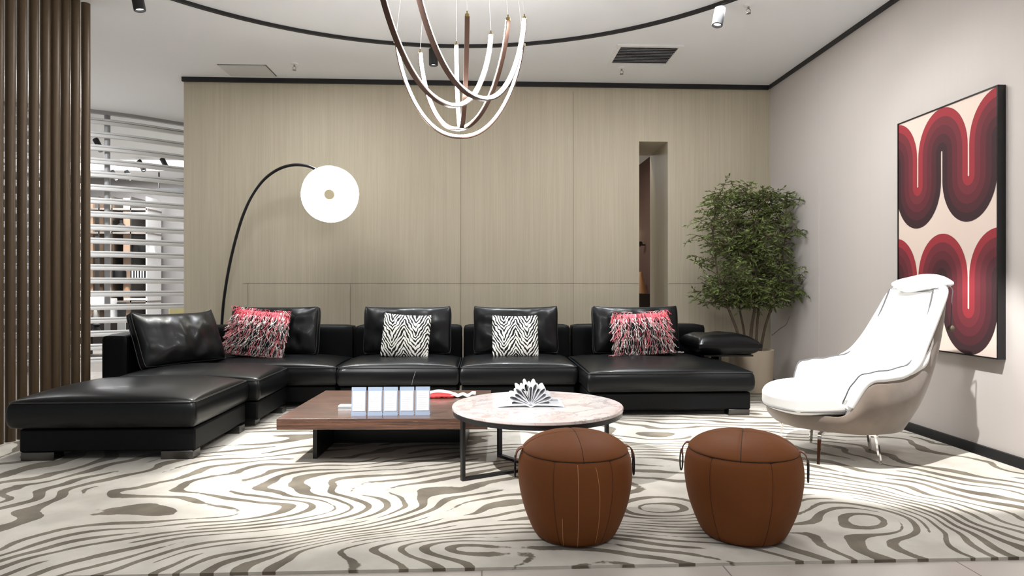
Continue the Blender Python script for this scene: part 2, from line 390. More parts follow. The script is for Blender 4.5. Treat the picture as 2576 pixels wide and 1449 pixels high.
# ------------------------------------------------------------------ ceiling track and fixtures
cc = Vector((-.29, 3.08, 0)); R = 2.76
tr = thing('curved_track', 'thin black curved lighting track on the white ceiling', 'lighting track', (cc.x, cc.y, CEIL))
build('rail', sweep(B(), [(R*math.cos(a*PI/60), R*math.sin(a*PI/60), -.012) for a in range(120)], [(-.016, -.012), (.016, -.012), (.016, .012), (-.016, .012)], up=(0, 0, 1), closed=True), M_trim, parent=tr, smooth=False)
def spotcan(loc, aim, label, length=.15):
    t = thing('track_spotlight', label, 'spotlight', loc, group='black track spotlights')
    d = (Vector(aim)-Vector(loc)).normalized(); q = d.to_track_quat('-Z', 'Y').to_matrix().to_4x4()
    top = Vector((0, 0, -.024)); piv = Vector((0, 0, -.06))
    build('adapter', tube(B(), [top, piv], .012, 10), M_trim, parent=t)
    bm = lathe(B(), [(.034, .04), (.04, .034), (.04, -length+.044), (.034, -length+.04), (.03, -length+.07), (.0305, -length+.075)], n=24, capt=True)
    xf(bm, Matrix.Translation(piv-Vector((0, 0, .02))) @ q)
    build('housing', bm, M_trim, parent=t)
    bm = lathe(B(), [(.029, -length+.058), (.0, -length+.062)], n=20, capt=False); xf(bm, Matrix.Translation(piv-Vector((0, 0, .02))) @ q)
    build('lens', bm, mat('lamp_lens', (1, 1, 1, 1), .3, emit=(1, .96, .9, 1), es=3), parent=t)
    return t
spotcan((-.43, 5.836, CEIL), (-.43, 5.836, 0), 'black cylinder spotlight hanging on the track behind the chandelier')
spotcan((1.80, 4.87, CEIL), (1.60, 4.75, 2.3), 'tilted black cylinder spotlight near the ceiling sprinkler at top right')
spotcan((-2.46, 4.78, CEIL), (-2.28, 4.78, 2.3), 'tilted black cylinder spotlight at top left above the louvres')
def sprinkler(loc, label):
    t = thing('sprinkler', label, 'sprinkler', loc, group='ceiling sprinklers')
    build('rosette', lathe(B(), [(.0, 0), (.036, 0), (.034, -.008), (.014, -.014), (0, -.014)], n=20), M_whiteg, parent=t)
    bm = tube(B(), [(0, 0, -.012), (0, 0, -.03)], .008, 8); tube(bm, catmull([(0, 0, -.028), (.014, 0, -.036), (.014, 0, -.05), (.004, 0, -.062)], 4), .0025, 6)
    tube(bm, catmull([(0, 0, -.028), (-.014, 0, -.036), (-.014, 0, -.05), (-.004, 0, -.062)], 4), .0025, 6); lathe(bm, [(.0, -.066), (.018, -.066), (.018, -.062), (0, -.062)], n=12)
    build('nozzle', bm, M_steel, parent=t)
sprinkler((-1.81, 6.40, CEIL), 'small ceiling sprinkler beside the flat access panel at left')
sprinkler((1.375, 6.37, CEIL), 'small ceiling sprinkler just below the slatted air vent')
sprinkler((2.04, 4.91, CEIL), 'small ceiling sprinkler beside the tilted black spotlight at right')
v = thing('air_vent', 'square white ceiling air vent with dark horizontal slats', 'vent', (1.505, 6.0, CEIL))
bm = B()
for (a, b, c, d) in [(-.30, .30, -.25, -.215), (-.30, .30, .215, .25), (-.30, -.262, -.215, .215), (.262, .30, -.215, .215)]: box(bm, a, b, c, d, -.014, 0)
build('frame', bm, M_whiteg, parent=v, smooth=False)
build('backing', bx(-.262, .262, -.215, .215, -.002, 0), mat('vent_dark', (.08, .08, .08, 1), .8), parent=v, smooth=False)
for i in range(11):
    y = -.2+i*.04
    build('slat', box(B(), -.262, .262, -.012, .012, -.0015, .0015, Matrix.Translation((0, y, -.008)) @ Matrix.Rotation(.55, 4, 'X')), mat('vent_slat', srgb(150, 150, 150), .5), parent=v, smooth=False)
o = build('access_panel', bx(-.225, .225, -.16, .16, -.012, 0), mat('panel_grey', srgb(205, 205, 203), .8), loc=(-2.33, 6.62, CEIL), smooth=False)
build('shadow_gap', bx(-.235, .235, -.17, .17, -.003, 0), mat('gap_dark', srgb(110, 110, 108), .9), parent=o, smooth=False); tag(o, 'flat white ceiling access panel above the left end of the oak wall', 'access panel')

# ------------------------------------------------------------------ chandelier
K = 3.9; ZT = CAMH+.4007*K; ZB = CAMH+.2448*K
org = LD(-.075*K, .95*K, 0)
ch = thing('chandelier', 'chandelier of five glowing U shaped light strips with bronze backs hanging above the marble table', 'chandelier', (org.x, org.y, CEIL))
O = Vector((org.x, org.y, CEIL))
arcs = {'A': ((-.1848, 1.039), (.018, 1.0527), ZB-.02), 'C': ((-.0647, .940), (-.0900, 1.056), ZB), 'E': ((-.1535, 1.091), (-.0058, .9536), ZB+.01),
        'B': ((-.155, .718), (-.0327, 1.012), ZB), 'D': ((-.115, .731), (.018, .951), ZB)}
for kx, (e1, e2, zb) in arcs.items():
    a = LD(e1[0]*K, e1[1]*K, 0)-Vector((O.x, O.y, 0)); b = LD(e2[0]*K, e2[1]*K, 0)-Vector((O.x, O.y, 0)); mid = (a+b)/2; hv = (b-a)/2
    nrm = Vector((-hv.y, hv.x, 0)).normalized(); pts = []
    N_ = 48
    for i in range(N_+1):
        th = -1+2*i/N_; t = math.copysign(1-(1-abs(th))**1.25, th)
        f = .3*abs(t)**2.6+.7*(1-math.sqrt(max(0, 1-min(1, abs(t)*.995)**2)))
        pts.append(mid+hv*t+Vector((0, 0, zb+(ZT-zb)*f-CEIL)))
    inner = [(-.012, 0)]+[(.012*math.cos(q), .017*math.sin(q)) for q in [PI-PI*i/8 for i in range(1, 8)]]+[(.012, 0)]
    # second profile axis must point to the inside of the U: sweep with up = plane normal gives axes (in-plane normal, plane normal)
    def ring(offs):  # offs (across, inward)
        return offs
    def sweepU(prof):
        bm = B(); rings = []
        for i, p in enumerate(pts):
            tg = (pts[min(i+1, N_)]-pts[max(i-1, 0)]).normalized(); inw = nrm.cross(tg); inw.normalize()
            if inw.z < 0 and abs(i-N_/2) < 3: inw = -inw
            if i == 0 or True:
                c = mid+Vector((0, 0, ZT-CEIL))-p
                if inw.dot(c) < 0: inw = -inw
            rings.append([bm.verts.new(p+nrm*q[0]+inw*q[1]) for q in prof])
        k = len(prof)
        for r0, r1 in zip(rings, rings[1:]):
            for j in range(k): bm.faces.new((r0[j], r0[(j+1) % k], r1[(j+1) % k], r1[j]))
        bm.faces.new(rings[0]); bm.faces.new(rings[-1]); return bm
    st = build('light_arc', sweepU([(-.0135, -.007), (.0135, -.007), (.0135, 0), (-.0135, 0)]), M_bronze, parent=ch)
    build('diffuser', sweepU(inner), M_led, parent=st)
    for e in (pts[0], pts[-1]):
        bm = tube(B(), [e+Vector((0, 0, -.005)), e+Vector((0, 0, .012))], .013, 10); tube(bm, [e+Vector((0, 0, .01)), e+Vector((0, 0, .03))], .004, 6)
        build('end_cap', bm, M_brass, parent=st)
    for e in (pts[0], pts[-1]):
        q = Vector((e.x*.8, e.y*.8, -.02)); build('cord', tube(B(), [e+Vector((0, 0, .025)), q], .0012, 5), mat('steel_cord', (.7, .7, .7, 1), .4), parent=ch)
build('canopy', lathe(B(), [(0, 0), (.55, 0), (.55, -.02), (.0, -.03)], n=48), M_bronze, parent=ch)

# ------------------------------------------------------------------ arc floor lamp
lp = thing('arc_floor_lamp', 'black arched floor lamp with glowing white round shade behind the sofa', 'floor lamp', (-2.35, 6.69, -.012))
L0 = Vector((-2.35, 6.69, -.012)); dl = 6.62
ppx = [(556, 880), (559, 800), (568, 720), (581, 650), (596, 590), (612, 540), (634, 492), (664, 452), (700, 426), (738, 415), (775, 418), (803, 430), (826, 462)]
pp = [W(x, y, dl-.32*(i/12)**1.3) for i, (x, y) in enumerate(ppx)]
pp[0] = Vector((pp[1].x-.035, pp[1].y, .02)); bx0 = pp[0]
lp.location = (bx0.x, bx0.y, -.012); L0 = Vector(lp.location)
build('base', lathe(B(), [(0, 0), (.15, 0), (.155, .006), (.15, .025), (.0, .03)], n=40), M_black, parent=lp)
build('pole', tube(B(), [p-L0 for p in catmull(pp[:-1], 6)], .0145, 12), M_black, parent=lp)
hc = W(831, 489, 6.18)-L0
fd = Vector((.06, -1, -.16)).normalized(); q = fd.to_track_quat('Z', 'Y').to_matrix().to_4x4()
bm = B()
rr = .268
lathe(bm, [(.0, -.10), (.08, -.095), (.17, -.06), (.235, -.02), (rr, .015), (rr-.004, .02)], n=56, capb=False, capt=False)
xf(bm, Matrix.Translation(hc) @ q); sh = build('shade', bm, mat('shade_outer', srgb(235, 232, 222), .6), parent=lp)
bm = lathe(B(), [(rr-.004, .018), (.2, .034), (.12, .044), (.05, .048), (.0, .048)], n=56, capb=True, capt=False)
for v_ in bm.verts:
    a = math.atan2(v_.co.y, v_.co.x); k = 1+.025*math.sin(2*a+.6); v_.co.x *= k; v_.co.y *= k
xf(bm, Matrix.Translation(hc) @ q); build('diffuser', bm, M_shade, parent=lp)
bm = lathe(B(), [(.0, .040), (.048, .040), (.048, .058), (.044, .062), (.0, .062)], n=28, capb=False, capt=False); xf(bm, Matrix.Translation(hc) @ q); build('centre_cap', bm, M_shadec, parent=lp)
e = pp[-2]-L0; build('joint', tube(B(), [e, e*.5+(hc-fd*.09)*.5, hc-fd*.09], .012, 10), M_black, parent=lp)

# ------------------------------------------------------------------ sofa
sofa = thing('sectional_sofa', 'long low black leather sectional sofa with chaise ends around the coffee tables', 'sofa', (0, 5.5, 0))
SO = Vector((0, 5.5, 0))
def seat(x0, x1, y0, y1, z0=.195, z1=.352, crown=.07, nm='seat_cushion', pipe=True, seed=0):
    hx, hy, hz = (x1-x0)/2-.004, (y1-y0)/2-.004, (z1-z0)/2
    c = Vector(((x0+x1)/2, (y0+y1)/2, (z0+z1)/2))-SO
    def fn(a, b, k):
        ea = math.copysign(1-(1-abs(a))**1.5, a); eb = math.copysign(1-(1-abs(b))**1.5, b)
        p = soft(Vector((ea*hx, eb*hy, k*hz)), (hx, hy, hz), .022)
        e = ((1-abs(ea)**2.8)*(1-abs(eb)**2.8))**.55
        if k > 0: p.z += crown*e*k+.006*nz3(p.x*4+seed, p.y*4, 1)*e
        bul = .012*(1-k*k); p.x += bul*ea*abs(ea)**6; p.y += bul*eb*abs(eb)**6
        return c+p
    o = build(nm, cubegrid(30, 30, 6, fn), M_leather, parent=sofa)
    if pipe:
        zt = z1-.004; r = .0045; loop = []
        for (sx, sy) in [(-1, -1), (1, -1), (1, 1), (-1, 1)]:
            for k in range(5):
                an = math.atan2(sy, sx)-PI/4+k*PI/8
                loop.append(Vector((sx*(hx-.03)+.03*math.cos(an), sy*(hy-.03)+.03*math.sin(an), zt-(z0+z1)/2))+c)
        build('piping', tube(B(), loop, r, 6, closed=True), M_pipe, parent=o)
    return o
def base(x0, x1, y0, y1, z0=.05, z1=.187):
    build('base', bx(x0+.015, x1-.015, y0+.02, y1-.01, z0, z1), M_leather_s, parent=sofa, bevel=.012).location = -SO
def foot(x, y, w=.16, d=.1):
    build('foot', bx(x-w/2, x+w/2, y-d/2, y+d/2, 0, .05), mat('dark_steel', (.13, .125, .12, 1), .3, metal=1), parent=sofa, bevel=.003).location = -SO
def back(x0, x1, y0, y1, z0=.06, z1=.66, r=.035):
    hx, hy, hz = (x1-x0)/2-.003, (y1-y0)/2-.003, (z1-z0)/2; c = Vector(((x0+x1)/2, (y0+y1)/2, (z0+z1)/2))-SO
    def fn(a, b, k):
        p = soft(Vector((a*hx, b*hy, k*hz)), (hx, hy, hz), r); p.z += .006*(1-a*a)*(k > .5); return c+p
    return build('backrest', cubegrid(20, 10, 16, fn), M_leather_s, parent=sofa)
# left run
seat(-2.78, -1.70, 3.95, 4.84, seed=1); base(-2.75, -1.70, 3.97, 4.84)
seat(-2.70, -1.625, 4.85, 5.57, seed=2); base(-2.70, -1.63, 4.86, 5.6)
foot(-2.63, 4.04, .19); foot(-1.82, 4.04, .19); foot(-1.78, 4.72); foot(-1.76, 4.98); foot(-1.70, 5.45)
# back run
seat(-2.70, -1.225, 5.575, 6.33, seed=3); base(-2.70, -1.225, 5.60, 6.33)
seat(-1.215, -.195, 5.53, 6.33, seed=4); base(-1.215, -.195, 5.56, 6.33)
seat(-.185, .815, 5.53, 6.33, seed=5); base(-.185, .815, 5.56, 6.33)
seat(.835, 2.17, 5.10, 6.33, seed=6, crown=.066); base(.83, 2.17, 5.12, 6.33)
for x in (-1.12, -.3, -.08, .72): foot(x, 5.66)
foot(2.06, 5.19, .17); foot(.95, 5.19, .17); foot(2.06, 6.2); foot(-2.6, 6.2)
back(-2.92, -2.71, 5.13, 6.34); back(-2.92, -1.235, 6.345, 6.55); back(-1.225, -.19, 6.345, 6.55); back(-.18, .865, 6.345, 6.55); back(.875, 2.21, 6.345, 6.55)
# cantilevered arm pad on the right
ap = Vector((2.20, 5.98, .505))-SO
def fn(a, b, k):
    r = (1-abs(a)**4)**.5*(1-abs(b)**4)**.5 if abs(a) < 1 and abs(b) < 1 else 0
    return ap+Vector((a*.285*(1-.04*(1-b*b)), b*.30, k*(.018+.085*r)+.012*nz3(a*2, b*2, 3)))
arm = build('arm_pad', cubegrid(26, 22, 4, fn), M_leather, parent=sofa)
build('arm_plate', bx(1.99, 2.44, 5.76, 6.2, .405, .42), M_black, parent=sofa, bevel=.003).location = -SO
build('arm_bracket', bx(2.172, 2.2, 5.9, 6.1, .1, .41), M_black, parent=sofa, bevel=.003).location = -SO
# loose thread hanging on the front of the seat
build('loose_thread', tube(B(), [p-SO for p in catmull([W(1046, 932, 5.50), W(1042, 945, 5.48), W(1038, 958, 5.48), W(1036, 969, 5.49)], 5)], .0016, 5), mat('thread', srgb(150, 150, 150), .6), parent=sofa)

def pillow(name, label, cat, loc, w, h, th, m, tilt=.25, rz=0, conc=.05, edge=.012, wr=.01, seed=0, group=None, pipe=None, roll=0, ears=.03):
    """cushion standing on its lower edge at loc, leaning back by tilt (towards +y)"""
    t = thing(name, label, cat, loc, 0, group)
    R_ = Matrix.Rotation(rz, 4, 'Z') @ Matrix.Rotation(-tilt, 4, 'X') @ Matrix.Rotation(roll, 4, 'Y')
    def shape(a, b, k):
        a = max(-1, min(1, a)); b = max(-1, min(1, b))
        ea = math.copysign(1-(1-abs(a))**1.4, a); eb = math.copysign(1-(1-abs(b))**1.4, b)
        r = ((1-abs(ea)**2.6)*(1-abs(eb)**2.6))**.55
        x = ea*w/2*(1-conc*.6*(1-eb*eb)*abs(ea)); z = eb*h/2*(1-conc*(1-ea*ea)*abs(eb))
        y = k*(edge/2+th/2*r)
        wv = wr*(nz3(x*7+seed, z*7, k*2+seed)+.5*nz3(x*16+seed, z*11, k))*r
        cr = 1-.04*abs(ea*eb)**5; x *= cr; z *= cr
        if eb > 0: z += ears*abs(ea)**6*eb**3
        return Vector((x, y+wv, z+h/2))
    body = build('cushion_cover', xf(cubegrid(34, 30, 2, shape), R_), m, parent=t)
    if pipe:
        for k in (-1, 1):
            loop = []
            n = 22
            for i in range(n): loop.append(shape(-1+2*i/n, -1, k))
            for i in range(n): loop.append(shape(1, -1+2*i/n, k))
            for i in range(n): loop.append(shape(1-2*i/n, 1, k))
            for i in range(n): loop.append(shape(-1, 1-2*i/n, k))
            build('piping', xf(tube(B(), loop, .004, 6, closed=True), R_), pipe, parent=t)
    return t, R_, shape
GP = 'large black leather back cushions'
ZS = .405
pillow('leather_cushion', 'black leather cushion leaning on the short left backrest of the sofa', 'cushion', (-2.40, 5.42, .40), .74, .44, .2, M_leather, tilt=.42, rz=1.05, seed=2, group=GP, pipe=M_pipe, conc=.04, edge=.06, wr=.025)
def xat(px, y): a = math.atan((px-1288)/F)+YAW; return y*math.tan(a)
pillow('leather_cushion', 'black leather back cushion behind the first fringed pillow near the lamp', 'cushion', (xat(689, 6.08), 6.08, ZS), .80, .44, .16, M_leather, tilt=.2, seed=5, group=GP, pipe=M_pipe, conc=.03, edge=.08, wr=.03, rz=-.03, ears=.012)
pillow('leather_cushion', 'black leather back cushion behind the left zebra pillow', 'cushion', (xat(1025, 6.08), 6.08, ZS), .81, .44, .16, M_leather, tilt=.2, seed=9, group=GP, pipe=M_pipe, conc=.035, edge=.08, wr=.03, ears=.012)
pillow('leather_cushion', 'black leather back cushion behind the right zebra pillow', 'cushion', (xat(1298, 6.08), 6.08, ZS), .80, .44, .16, M_leather, tilt=.2, seed=14, group=GP, pipe=M_pipe, conc=.05, edge=.08, wr=.03, ears=.014)
pillow('leather_cushion', 'black leather back cushion behind the right fringed pillow on the chaise', 'cushion', (xat(1600, 6.08), 6.08, ZS), .82, .44, .16, M_leather, tilt=.2, seed=21, group=GP, pipe=M_pipe, conc=.045, edge=.08, wr=.03, ears=.014)
pillow('zebra_pillow', 'left zebra striped square pillow, slightly tilted, on the sofa seat', 'pillow', (xat(1016, 5.80), 5.80, .402), .43, .40, .12, M_zebra, tilt=.3, seed=3, group='zebra striped pillows', roll=.06, conc=.05, wr=.006, ears=.012)
pillow('zebra_pillow', 'right zebra striped square pillow, upright, on the third sofa seat', 'pillow', (xat(1297, 5.80), 5.80, .402), .42, .385, .12, M_zebra, tilt=.28, seed=8, group='zebra striped pillows', conc=.05, wr=.006, ears=.012)

def fringed(label, loc, w, h, tilt, roll, rz, topcol, seed, spread, skew=0):
    t, R_, shape = pillow('fringed_pillow', label, 'pillow', loc, w, h, .14, M_ink, tilt=tilt, rz=rz, roll=roll, group='fringed leather pillows', conc=.04, wr=.01, ears=.01)
    rnd = random.Random(seed); bms = {'pink': B(), 'pale': B(), 'bone': B(), 'ink': B()}
    rows = 7
    for r in range(rows):
        b0 = .95 if r == 0 else .62-(r-1)*.27
        n = 108
        for i in range(n):
            a = -1.0+2.0*(i+rnd.random()*.9)/n
            tuft = math.sin(a*22+r*1.7)
            if r == 0: col = topcol if rnd.random() < .93 else 'bone'
            elif r < 4: col = rnd.choice(['pink', 'pale', 'pale', 'pale', 'bone', 'bone', 'ink']) if tuft > -.6 else rnd.choice(['ink', 'bone'])
            else: col = rnd.choice(['bone', 'pale', 'bone', 'ink', 'pink']) if tuft > -.5 else rnd.choice(['ink', 'bone'])
            s0 = shape(a, b0, -1); L = h*((.20+.05*rnd.random()) if r == 0 else (.19+.07*rnd.random())); st = 6
            side = spread*a*(.25+.5*r/rows)+skew*(r/rows)
            drift = (side+rnd.uniform(-.16, .16))*L; curl = rnd.uniform(-.3, .3)*L*(r > 0); pts = []
            for k in range(st+1):
                q = k/st; z = s0.z-L*q*(1-.12*abs(side)); zb = (z-h/2)/(h/2)
                base_p = shape(max(-1, min(1, a)), max(-1, zb), -1)
                x = s0.x+drift*q+curl*math.sin(q*PI*1.5)*q
                if z < .008: z = .008+.012*rnd.random(); x += drift*.5*q
                y = base_p.y-.005-(.012+.018*q*(r > 0))*rnd.uniform(.3, 1.2)
                pts.append(Vector((x, y, z)))
            wd = rnd.uniform(.004, .006) if r == 0 else rnd.uniform(.0024, .0046)
            sweep(bms[col], pts, [(-wd, -.0008), (wd, -.0008), (wd, .0008), (-wd, .0008)], scale=lambda f: 1-.35*f)
    # loops along the top edge
    for i in range(40):
        a = -1+2*rnd.random(); s0 = shape(a, .96, -1); col = topcol if rnd.random() < .5 else rnd.choice(['bone', 'ink'])
        pts = catmull([s0, s0+Vector((rnd.uniform(-.02, .02), .01, .02)), s0+Vector((rnd.uniform(-.05, .05), -.01, .015)), s0+Vector((rnd.uniform(-.06, .06), -.03, -.03))], 3)
        tube(bms[col], pts, .0018, 5)
    for kx, (nm, mm) in {'pink': ('pink fringe', M_pink), 'pale': ('pale pink fringe', M_pinkp), 'bone': ('white fringe', M_bone), 'ink': ('black fringe', M_ink)}.items():
        build('fringe', xf(bms[kx], R_), mm, parent=t, label=nm, kind='stuff', smooth=False)
fringed('pink and white fringed leather pillow near the floor lamp, fringe spread to the left', (xat(640, 5.82), 5.82, .405), .50, .43, .30, .10, .0, 'pink', 11, .7, -.55)
fringed('pink fringed leather pillow with pink top band on the right chaise', (xat(1620, 5.82), 5.82, .405), .52, .40, .32, -.05, -.03, 'pink', 23, .8)

# ------------------------------------------------------------------ wooden coffee table
TZ = .28
ct = thing('wooden_coffee_table', 'low square dark walnut coffee table with thick top carrying the card holders', 'coffee table', (-.55, 4.25, 0), math.radians(-2.0))
build('tabletop', bx(-.60, .60, -.50, .52, TZ-.063, TZ), M_walnut, parent=ct, bevel=.002, smooth=False)
for s in (-1, 1): build('side_panel', bx(s*.44-.012, s*.44+.012, -.30, .34, 0, TZ-.063), M_black, parent=ct, smooth=False)
build('cross_panel', bx(-.428, .428, .10, .124, .0, TZ-.063), M_black, parent=ct, smooth=False)
# card holders
def holder(loc, rz, label):
    t = thing('card_holder', label, 'card holder', loc, rz, 'pale blue card holders')
    R_ = Matrix.Rotation(-.10, 4, 'X')
    build('stand', xf(bx(-.042, .042, -.003, .003, 0, .166), R_), M_acryl, parent=t, smooth=False)
    build('foot_plate', bx(-.042, .042, -.002, .05, 0, .004), M_acryl, parent=t, smooth=False)
    p = build('card', xf(bx(-.035, .037, -.0055, -.0035, .028, .142), R_), M_paper, parent=t, smooth=False)
    bm = B()
    rnd = random.Random(int(loc[0]*1000))
    for k in range(9): box(bm, -.03, .015+rnd.random()*.015, -.0061, -.0056, .126-k*.011, .1275-k*.011)
    build('print', xf(bm, R_), M_text, parent=p, smooth=False)
names = ['leftmost pale blue card holder on the walnut table', 'second pale blue card holder from the left on the walnut table', 'middle pale blue card holder of the five on the walnut table', 'fourth pale blue card holder, second from the right, on the walnut table', 'rightmost pale blue card holder beside the red cloth']
for i, px in enumerate([902, 943, 982, 1023, 1063]):
    p = G(px, 1046.5-i*.5, TZ); holder((p.x, p.y, TZ), -.03, names[i])
# stack of cards
p = G(868, 1031, TZ); t = thing('card_stack', 'small stack of cards lying beside the leftmost card holder', 'cards', (p.x+.01, p.y+.02, TZ))
for k, (z, mm) in enumerate([(0, M_paper), (.006, M_dark), (.010, M_paper), (.016, M_dark), (.020, M_paper)]):
    build('card', bx(-.05, .05, -.03, .03, z, z+(.006 if mm is M_paper else .004)), mm, parent=t, smooth=False)
# red and white cloth
p = G(1108, 998, TZ)
rnd = random.Random(4)
bm = B()
def fn(a, b, k): return Vector((a*.11*(1-.2*b*b), b*.07, .004+.022*max(0, 1-a*a)*(1-b*b)+.008*nz3(a*3, b*3, 1)+k*.004+.006))
cl = build('red_cloth', cubegrid(20, 14, 2, fn), M_red, loc=(p.x, p.y, TZ)); tag(cl, 'crumpled red cloth right behind the rightmost card holder', 'cloth')
for k in range(4):
    build('white_stripe', tube(B(), catmull([(-.1, -.05+k*.03, .02), (-.03, -.03+k*.03, .036), (.04, -.045+k*.028, .034), (.1, -.02+k*.02, .016)], 5), .003, 5), M_paper, parent=cl)
p = G(1160, 998, TZ)
def fn(a, b, k): return Vector((a*.10, b*.05, .008+.012*math.sin(a*5+1)**2+.02*max(0, a-.6)*2+.004*nz3(a*4, b*4, 6)+k*.003))
o = build('white_leaflet', cubegrid(24, 10, 1, fn), M_paper, loc=(p.x, p.y, TZ)); tag(o, 'curled white leaflet lying between the red cloth and the marble table', 'leaflet')

# ------------------------------------------------------------------ marble table
mc = LD(.144, 3.70, 0); MZ = .364
mt = thing('marble_side_table', 'round pale pink marble topped table on a thin black metal frame', 'coffee table', (mc.x, mc.y, 0))
build('tabletop', lathe(B(), [(0, MZ-.02), (.478, MZ-.02), (.482, MZ-.016), (.482, MZ-.004), (.478, MZ), (0, MZ)], n=96, capb=False, capt=False), M_marble, parent=mt)
M_frame = mat('gunmetal', (.035, .035, .037, 1), .35, metal=.6)
build('rim', lathe(B(), [(.44, MZ-.045), (.476, MZ-.045), (.476, MZ-.02), (.44, MZ-.02), (.44, MZ-.045)], n=96, capb=False, capt=False), M_frame, parent=mt)
for (lx, ly) in [(-.413, -.283+.05), (-.225, .27), (.42, .13)]:
    lx2, ly2 = lx*CY+ly*SY, -lx*SY+ly*CY
    v_ = Vector((lx2, ly2, 0)); u = v_.normalized(); n = Vector((-u.y, u.x, 0))
    a = math.atan2(u.y, u.x); MM = Matrix.Rotation(a, 4, 'Z')
    L = v_.length
    build('leg', xf(bx(L-.018, L+.0, -.014, .014, 0, MZ-.045), MM), M_frame, parent=mt, bevel=.001, smooth=False)
    build('floor_bar', xf(bx(0.0, L-.018, -.014, .014, 0, .016), MM), M_frame, parent=mt, bevel=.001, smooth=False)
    build('brace', xf(bx(0.0, L-.018, -.012, .012, MZ-.043, MZ-.022), MM), M_frame, parent=mt, smooth=False)
# open book with looped pages
bp = G(1333, 1018, MZ); bk = thing('open_book', 'open white book with pages curled into loops on the marble table', 'book', (bp.x, bp.y, MZ), -.02)
def fn(a, b, k): return Vector((a*.185, b*.10, .004+.013*(1-abs(a))**.5*min(1, abs(a)*6)+k*.0035+.002))
build('page_block', cubegrid(32, 6, 2, fn), M_paper, parent=bk)
bm = B()
for i in range(13):
    an = math.radians(7+i*166/12); L = (.125-.005*math.sin(an)**2)*(1 if i % 2 else .86); n = 22; out = []
    for k in range(n+1):
        q = k/n*2*PI
        rr_ = L*(.5-.5*math.cos(q)); wd = .0155*math.sin(q)*(1-math.cos(q))*.6
        x = rr_*math.cos(an)-wd*math.sin(an); z = rr_*math.sin(an)+wd*math.cos(an)
        out.append((x, z+.014))
    rows = []
    for y in (-.095, 0, .095): rows.append([bm.verts.new((x, y+(.02*(z/.1) if y > 0 else 0), z)) for x, z in out])
    for r0, r1 in zip(rows, rows[1:]):
        for k in range(n): bm.faces.new((r0[k], r0[k+1], r1[k+1], r1[k]))
o = build('looped_pages', bm, M_paper, parent=bk); sm = o.modifiers.new('s', 'SOLIDIFY'); sm.thickness = .0012
bm = B()
for k in range(5): box(bm, -.165, -.09, .02+k*.013, .025+k*.013, .0175, .0182); box(bm, .09, .165, .02+k*.013, .025+k*.013, .0175, .0182)
build('page_print', bm, M_text, parent=bk, smooth=False)
build('cover', bx(-.19, .19, -.105, .105, 0, .002), M_whiteg, parent=bk, smooth=False)

# ------------------------------------------------------------------ stools
def stool(loc, rz, label, streaks):
    t = thing('leather_stool', label, 'stool', loc, rz, 'tan leather drum stools')
    prof = catmull([(.135, .0, 0), (.165, .012, 0), (.195, .07, 0), (.222, .15, 0), (.236, .235, 0), (.236, .29, 0), (.229, .33, 0), (.219, .352, 0)], 5)
    bm = lathe(B(), [(p.x, p.y) for p in prof]+[(.208, .356), (.1, .352)], n=96)
    for v_ in bm.verts:                     # eight softly padded panels
        a = math.atan2(v_.co.y, v_.co.x); r = math.hypot(v_.co.x, v_.co.y)
        g = math.exp(-((math.sin(a*3))**2)*60); s = 1-.018*g*(1 if v_.co.z < .35 else .3); v_.co.x *= s; v_.co.y *= s
    build('body', bm, M_tan, parent=t)
    bm = B()
    for i in range(6):
        a = PI*i/3; tube(bm, [Vector((p.x*.984*math.cos(a), p.x*.984*math.sin(a), p.y)) for p in prof], .0014, 6)
    build('seam', bm, M_tanthread, parent=t)
    lp_ = catmull([(.216, .352, 0), (.220, .358, 0), (.208, .374, 0), (.178, .396, 0), (.13, .415, 0), (.06, .427, 0), (0.001, .430, 0)], 4)
    bm = lathe(B(), [(.1, .352)]+[(p.x, p.y) for p in lp_], n=96, capt=False)
    for v_ in bm.verts:
        x, y = v_.co.x, v_.co.y; g = math.exp(-(x/.006)**2)+math.exp(-(y/.006)**2); v_.co.z -= .0035*min(1, g)*(v_.co.z > .36)
    build('lid', bm, M_tan, parent=t)
    bm = B()
    for a in (0, PI/2, PI, 1.5*PI):
        tube(bm, [Vector((p.x*math.cos(a), p.x*math.sin(a), p.y-.0035)) for p in lp_[2:]], .0016, 6)
    tube(bm, [(.2165*math.cos(q*PI/40), .2165*math.sin(q*PI/40), .3535) for q in range(80)], .004, 6, closed=True)
    build('lid_seam', bm, mat('lid_gap', srgb(40, 20, 10), .8), parent=t)
    if streaks:  # thin pale streaks running down the body
        bm = B()
        for a0, a1, q0, q1 in [(-1.68, -1.66, 3, 33), (-1.37, -1.24, 6, 31), (-1.95, -2.02, 2, 14)]:
            pts = []
            for j in range(q0, q1+1):
                p = prof[min(j, len(prof)-1)]; a = a0+(a1-a0)*(1-(j-q0)/(q1-q0)); pts.append(Vector((p.x*1.0*math.cos(a), p.x*1.0*math.sin(a), p.y)))
            tube(bm, pts, .0011, 5)
        build('pale_streaks', bm, M_streak, parent=t)
    hs = []
    for s in (0, 1):
        a = s*PI; Rz = Matrix.Rotation(a, 4, 'Z')
        st = catmull([(.20, 0, .361), (.224, 0, .363), (.240, 0, .350), (.246, 0, .33), (.246, 0, .31)], 4)
        strap = build('strap', xf(sweep(B(), st, [(-.016, -.002), (.016, -.002), (.016, .002), (-.016, .002)], up=(0, 0, 1) if False else None), Rz), mat('dark_tan_strap', srgb(120, 70, 45), .5), parent=t)
        ringpts = [(.2500+.003*math.sin(q*PI/12), .019*math.sin(q*PI/12)*1.3, .285+.045*math.cos(q*PI/12)) for q in range(24)]
        build('ring', xf(tube(B(), ringpts, .0032, 8, closed=True), Rz), M_black, parent=t)
    return t
